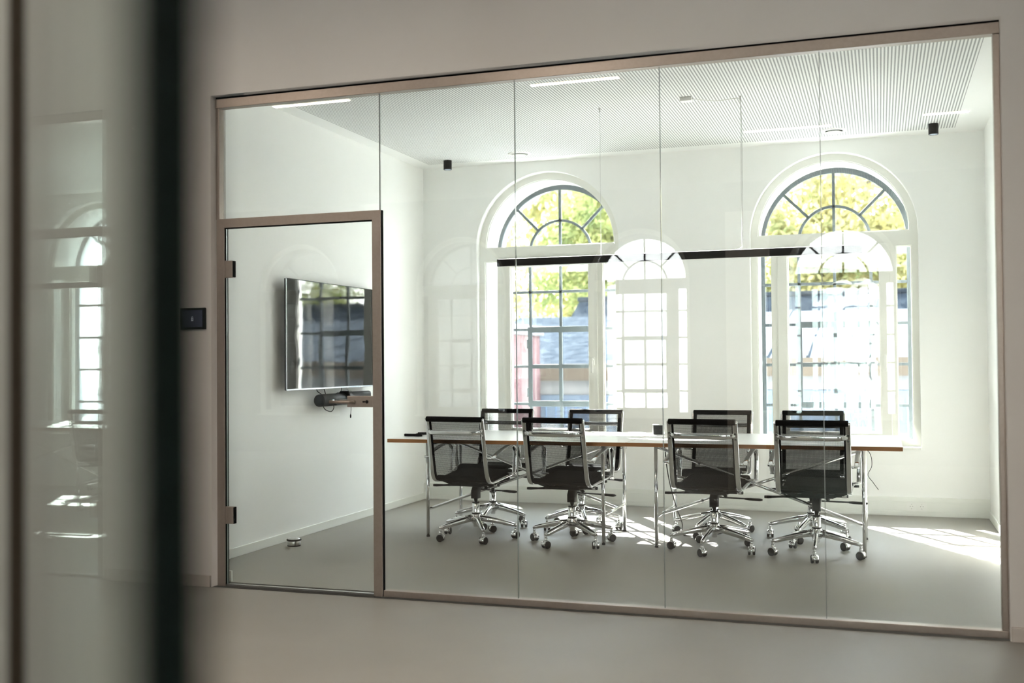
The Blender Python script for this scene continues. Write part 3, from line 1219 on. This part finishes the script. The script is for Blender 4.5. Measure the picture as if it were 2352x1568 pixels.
bm = B()
for a in ([(.03, 7.26, 1.09), (.035, 7.265, 1.06), (.05, 7.29, 1.04), (.06, 7.30, 1.02)], [(.03, 7.36, 1.09), (.04, 7.37, 1.06), (.05, 7.365, 1.03)],
          [(.03, 7.66, 1.09), (.05, 7.62, 1.06), (.06, 7.56, 1.035)], [(.07, 7.28, .955), (.09, 7.29, .92), (.10, 7.36, .905), (.09, 7.42, .93), (.07, 7.45, .955)]):
    tube(bm, spline([(XL + p[0], p[1], p[2]) for p in a], 5), .0035, 7)
tag(obj('cable_loops', bm, MT['black']), 'black cables looping between the wall screen and the video bar', 'cable')
bm = B()
tube(bm, spline([(XL + .10, 7.62, 1.08), (XL + .14, 7.60, 1.0), (XL + .145, 7.6, .92), (XL + .14, 7.6, .87)], 5), .002, 6)
lathe(bm, [(.004, 0), (.006, -.006), (.006, -.024), (.003, -.028)], 10, (XL + .14, 7.6, .872))
tag(obj('dangling_plug', bm, MT['black']), 'thin cable with a small plug dangling from the wall screen', 'cable')

# ------------------------------------------------------------------ small things
t = thing('door_stop', 'round steel door stop with a black ring on the floor', 'door stop', (-3.885, 6.70, 0))
bm = B()
lathe(bm, [(.046, .008), (.047, .01), (.047, .034), (.045, .04), (.044, .048), (.034, .056), (.012, .059)], 36)
obj('body', bm, MT['satin'], t)
bm = B()
lathe(bm, [(.044, 0), (.046, .002), (.046, .008)], 36)
lathe(bm, [(.046, .036), (.0505, .039), (.0515, .043), (.0505, .047), (.045, .049)], 36)
obj('rubber_ring', bm, MT['rubber'], t)

t = thing('room_display', 'small dark room booking display on the taupe hall wall', 'display', (-3.739, YW, 1.532))
bm = B()
box(bm, -.0835, .0835, -.016, 0, -.062, .062)
obj('casing', bm, MT['black'], t, .004)
MT['disp'] = pmat('dim_display', (.03, .032, .05), .12)
dn = MT['disp'].node_tree.nodes['Principled BSDF']
dn.inputs['Emission Color'].default_value = (.13, .135, .18, 1)
dn.inputs['Emission Strength'].default_value = .12
bm = B()
box(bm, -.067, .067, -.0175, -.015, -.049, .049)
scn = obj('screen', bm, MT['disp'], t)
bm = B()
flat_with_holes(bm, rect(-.007, .007, -.014, .002), [rect(-.0025, .0025, -.009, -.002)], -.0182, -.0174)
flat_with_holes(bm, [(-.0055, .002), (.0055, .002), (.0055, .009), (.003, .0125), (-.003, .0125), (-.0055, .009)], [[(-.0032, .002), (.0032, .002), (.0032, .008), (.0015, .01), (-.0015, .01), (-.0032, .008)]], -.0182, -.0174)
obj('padlock_icon', bm, emit_mat('lit_icon', (.7, .75, .8), .35), scn)

t = thing('wall_socket', 'white double socket in the trunking below the second arched window', 'power socket', (.265, YB - .0255, .078))
for s in (-1, 1):
    bm = B()
    n = 24
    cx = s * .039
    flat_with_holes(bm, rect(cx - .038, cx + .038, -.038, .038), [[(cx + .02 * math.cos(2 * PI * i / n), .02 * math.sin(2 * PI * i / n)) for i in range(n)]], -.009, 0)
    lathe(bm, [(.02, 0), (.02, -.0015)], 24, (cx, 0, 0), ax='y')
    pl = obj('socket_plate', bm, MT['socket_white'], t)
    bm = B()
    for k2 in (-1, 1):
        lathe(bm, [(.0026, -.001), (.0026, -.002)], 10, (cx + k2 * .0095, 0, 0), ax='y')
        box(bm, cx - .0015, cx + .0015, -.006, -.0015, k2 * .0185 - .002, k2 * .0185 + .002)
    obj('contacts', bm, MT['dark'], pl)

# ------------------------------------------------------------------ outside
MT['ground'] = add_noise(pmat('pale_paving', (.42, .44, .46), .95, 0, .1), 1.5, (.44, .45, .45), (.54, .55, .55))


def brick_mat():
    """small bricks with narrow joints, laid on the faces along x and along y"""
    m = add_noise(pmat('red_brick', (.3, .13, .12), .9, 0, .2), 14, (.085, .045, .047), (.15, .085, .088))
    return m


MT['brick'] = brick_mat()
MT['slate'] = add_noise(pmat('blue_grey_slate', (.17, .2, .24), .95, 0, 0), 5, (.018, .023, .031), (.042, .05, .06), .5, bscale=20, dist=.02)
MT['sheet'] = add_noise(pmat('pale_sheet_roof', (.55, .6, .65), .9, 0, .04), 2, (.028, .036, .047), (.075, .088, .105))
MT['blue'] = pmat('pale_blue_boards', (.085, .115, .16), .6)
MT['stone'] = add_noise(pmat('grey_render', (.36, .37, .38), .9), 3, (.14, .145, .15), (.2, .2, .205))
MT['fascia'] = pmat('brown_fascia', (.085, .07, .055), .8, 0, .1)
MT['bluegl'] = pmat('sky_blue_glazing', (.12, .2, .33), .1, 0, .8)

GZ = -1.0
struct(boxo('ground', (-60, 45, 10.06, 80, GZ - .2, GZ), MT['ground']))
struct(boxo('ground_hall_side', (-60, 45, -60, -3.62, GZ - .2, GZ), MT['ground']))


def prism_x(bm, prof, x0, x1, mi=0):
    """extrude a closed (y, z) outline from x0 to x1"""
    a = [bm.verts.new((x0, y, z)) for y, z in prof]
    b = [bm.verts.new((x1, y, z)) for y, z in prof]
    bm.faces.new(a).material_index = mi
    bm.faces.new(b[::-1]).material_index = mi
    n = len(prof)
    for i in range(n):
        bm.faces.new((a[i], b[i], b[(i + 1) % n], a[(i + 1) % n])).material_index = mi


# low outbuilding with a pale sheet roof and blue doors
def shed(name, label, ox, oy, W, wall_h, eave, ridge, depth, roofm, nd, seams):
    t = thing(name, label, 'building', (ox, oy, GZ))
    boxo('wall', (0, W, 0, depth, 0, wall_h), MT['stone'], t)
    bm = B()
    prism_x(bm, [(-.4, eave), (depth + .1, ridge), (depth + .1, ridge + .08), (-.4, eave + .08)], -.15, W + .15)
    for i in range(seams):
        xx = .1 + i * (W - .2) / max(seams - 1, 1)
        sweep(bm, [(xx, -.4, eave + .09), (xx, depth + .1, ridge + .09)], rrect(.03, .05, .005, 1), Vector((0, 0, 1)), smooth=False)
    obj('roof', bm, roofm, t)
    boxo('fascia', (-.15, W + .15, -.45, -.4, eave - .2, eave + .08), MT['fascia'], t)
    for i in range(nd):
        xx = .2 + i * (W - .2) / nd
        dw = (W - .2) / nd - .25
        dd = boxo('door', (xx, xx + dw, -.06, 0, .05, wall_h - .3), MT['blue'], t, .01)
        for j in range(5):
            boxo('batten', (xx + .1 + j * dw * .2, xx + .112 + j * dw * .2, -.075, -.06, .1, wall_h - .4), MT['bluegl'], dd)
        boxo('batten', (xx + .05, xx + dw - .05, -.09, -.06, .5, .6), MT['bluegl'], dd)
    return t


shed('outbuilding', 'low outbuilding with pale sheet roof and blue doors beyond the second arched window', -2.95, 17.5, 8.6, 2.1, 2.22, 3.15, 4.6, MT['sheet'], 6, 15)
shed('slate_outhouse', 'small outhouse with steep pale and grey roof beside the red brick wall', -6.9, 18.0, 3.6, 2.0, 2.15, 3.1, 3.2, MT['slate'], 3, 0)

# slate roofed house behind
t = thing('slate_house', 'house with a long blue-grey slate roof behind the outbuilding', 'building', (-6.4, 22.5, GZ))
boxo('wall', (0, 14, .3, 4.6, 0, 2.6), MT['stone'], t)
bm = B()
prism_x(bm, [(0, 2.5), (2.4, 3.75), (4.8, 2.5), (4.8, 2.4), (2.4, 3.63), (0, 2.4)], -.3, 14.3)
obj('roof', bm, MT['slate'], t)
boxo('ridge_cap', (-.35, 14.35, 2.25, 2.55, 3.68, 3.79), MT['slate'], t, .03)

# red brick building at the left
t = thing('brick_building', 'red brick building beyond the first arched window', 'building', (-10.4, 13.2, GZ))
boxo('wall', (0, 5.0, 0, 4.2, 0, 2.7), MT['brick'], t)
boxo('coping', (-.06, 5.06, -.06, 4.26, 2.7, 2.86), MT['stone'], t, .02)
for xx in (.6, 2.4):
    f = boxo('window', (xx, xx + .7, -.03, .02, .9, 2.1), MT['winframe'], t, .01)
    boxo('pane', (xx + .06, xx + .64, -.04, -.03, .96, 2.04), MT['bluegl'], f)


# railing in the yard before the right window
t = thing('yard_railing', 'grey steel railing in the yard beyond the second arched window', 'railing', (-1.2, 12.4, GZ))
bm = B()
for z in (.25, .62, .98):
    tube(bm, [(-.6, 0, z), (3.2, 0, z)], .018, 8)
obj('rail', bm, MT['steel'], t)
for i in range(7):
    bm = B()
    tube(bm, [(-.6 + i * .633, 0, 0), (-.6 + i * .633, 0, 1.0)], .02, 8)
    obj('post', bm, MT['steel'], t)


# ------------------------------------------------------------------ trees
def leaf_mat(name, c1, c2):
    m = bpy.data.materials.new(name)
    m.use_nodes = True
    n = m.node_tree
    n.nodes.clear()
    t_ = n.nodes.new('ShaderNodeTexCoord')
    nz = n.nodes.new('ShaderNodeTexNoise')
    nz.inputs['Scale'].default_value = 1.1
    nz.inputs['Detail'].default_value = 5
    nz.inputs['Roughness'].default_value = .75
    cr_ = n.nodes.new('ShaderNodeValToRGB')
    cr_.color_ramp.elements[0].position = .38
    cr_.color_ramp.elements[1].position = .62
    cr_.color_ramp.elements[0].color = (*c1, 1)
    cr_.color_ramp.elements[1].color = (*c2, 1)
    df = n.nodes.new('ShaderNodeBsdfDiffuse')
    tl = n.nodes.new('ShaderNodeBsdfTranslucent')
    mx = n.nodes.new('ShaderNodeMixShader')
    mx.inputs[0].default_value = .5
    o_ = n.nodes.new('ShaderNodeOutputMaterial')
    K = n.links.new
    K(t_.outputs['Object'], nz.inputs['Vector'])
    K(nz.outputs['Fac'], cr_.inputs[0])
    K(cr_.outputs[0], df.inputs[0])
    K(cr_.outputs[0], tl.inputs[0])
    K(df.outputs[0], mx.inputs[1])
    K(tl.outputs[0], mx.inputs[2])
    K(mx.outputs[0], o_.inputs[0])
    return m


MT['leaf_y'] = leaf_mat('yellow_green_leaves', (.24, .27, .12), (.64, .57, .3))
MT['leaf_g'] = leaf_mat('green_leaves', (.2, .26, .11), (.5, .5, .22))
MT['leaf_o'] = leaf_mat('amber_leaves', (.4, .27, .09), (.65, .42, .16))
MT['bark'] = add_noise(pmat('grey_bark', (.12, .1, .08), .9), 8, (.09, .075, .06), (.16, .13, .1))


def tree(x, y, h, cr_, mat, label, seed, n=13000, base=.28, sy=1.0):
    rr = random.Random(seed)
    t_ = thing('tree', label, 'tree', (x, y, GZ), 0, 'trees beyond the yard')
    bm = B()
    tube(bm, spline([(0, 0, 0), (.06, 0, h * .3), (-.05, .05, h * .6), (0, 0, h * .88)], 4), .14, 8)
    tips = []
    for i in range(16):
        z = h * (base + .55 * i / 16)
        a = rr.uniform(0, 2 * PI)
        rad = cr_ * rr.uniform(.5, .85)
        e = Vector((rad * math.cos(a), rad * math.sin(a), z + rad * .45))
        tips.append(e)
        sweep(bm, [(0, 0, z), e * .5 + Vector((0, 0, z * .5 + .1)), e], circ(.05, 6), scales=[1, .7, .3])
    obj('trunk', bm, MT['bark'], t_)
    vs, fs = [], []
    cl = []
    for i in range(90):
        while True:
            p = Vector((rr.uniform(-1, 1), rr.uniform(-1, 1), rr.uniform(-1, 1)))
            if .3 < p.length < 1:
                break
        cl.append((Vector((p.x * cr_, p.y * cr_ * sy, h * (base + .36) + p.z * h * (.62 - base * .5))), rr.uniform(.45, .95)))
    for i in range(n):
        c, rad = rr.choice(cl)
        q = Vector((rr.gauss(0, 1), rr.gauss(0, 1), rr.gauss(0, .8))) * rad * .5 + c
        if q.z < .4 or abs(q.x) > 2.7 or abs(q.y) > 2.7:
            continue
        a = Vector((rr.gauss(0, 1), rr.gauss(0, 1), rr.gauss(0, 1))).normalized()
        b = a.orthogonal().normalized()
        s = rr.uniform(.08, .14)
        k0 = len(vs)
        vs += [q - a * s, q + b * s * .55, q + a * s, q - b * s * .55]
        fs.append((k0, k0 + 1, k0 + 2, k0 + 3))
    me = bpy.data.meshes.new('foliage')
    me.from_pydata([tuple(v) for v in vs], [], fs)
    me.materials.append(mat)
    o_ = bpy.data.objects.new('foliage', me)
    COL.objects.link(o_)
    o_.parent = t_
    return t_


tree(-12.4, 30.2, 9.0, 2.3, MT['leaf_y'], 'yellow green tree behind the brick building in the front row', 1)
tree(-9.9, 36.0, 11.0, 2.4, MT['leaf_y'], 'tall yellow green tree in the rear row behind the first arched window', 2, 20000)
tree(-6.9, 30.2, 8.8, 2.4, MT['leaf_g'], 'greener tree in the front row behind the first arched window', 3, 20000)
tree(-4.2, 36.0, 10.0, 2.4, MT['leaf_y'], 'yellow tree in the rear row between the two arched windows', 4, 20000)
tree(-1.3, 30.2, 8.0, 2.4, MT['leaf_y'], 'yellow tree in the front row in the middle of the second arched window', 5, 22000)
tree(1.4, 36.0, 6.6, 2.3, MT['leaf_y'], 'low yellow green tree at the far side of the second arched window', 6, 14000)
tree(4.3, 30.2, 7.5, 2.4, MT['leaf_y'], 'yellow green tree east of the front row, mirrored in the wall screen', 8)
tree(9.9, 30.2, 8.5, 2.4, MT['leaf_g'], 'green tree at the east end of the row, mirrored in the wall screen', 9)
tree(-15.6, 36.0, 9.0, 2.4, MT['leaf_g'], 'green tree beyond the neighbouring room windows', 7)
for i, (x, y, lab) in enumerate(((-10.9, 25.6, 'amber bush behind the brick building'), (-8.3, 25.8, 'amber bush at the end of the slate house'))):
    rr = random.Random(60 + i)
    t = thing('bush', lab, 'bush', (x, y, GZ), 0, 'amber bushes')
    bm = B()
    for q in range(8):
        a = rr.uniform(0, 2 * PI)
        tube(bm, [(0, 0, 0), (.3 * math.cos(a), .3 * math.sin(a), .8), (.8 * math.cos(a), .8 * math.sin(a), 2.2)], .02, 5)
    obj('stem', bm, MT['bark'], t)
    vs, fs = [], []
    for j in range(3000):
        q = Vector((max(-1.15, min(1.15, rr.gauss(0, .6))), max(-.9, min(.9, rr.gauss(0, .45))), min(3.0, abs(rr.gauss(1.6, .75)))))
        a = Vector((rr.gauss(0, 1), rr.gauss(0, 1), rr.gauss(0, 1))).normalized()
        b = a.orthogonal().normalized()
        s = rr.uniform(.06, .11)
        k0 = len(vs)
        vs += [q - a * s, q + b * s * .55, q + a * s, q - b * s * .55]
        fs.append((k0, k0 + 1, k0 + 2, k0 + 3))
    me = bpy.data.meshes.new('foliage')
    me.from_pydata([tuple(v) for v in vs], [], fs)
    me.materials.append(MT['leaf_o'])
    o = bpy.data.objects.new('foliage', me)
    COL.objects.link(o)
    o.parent = t
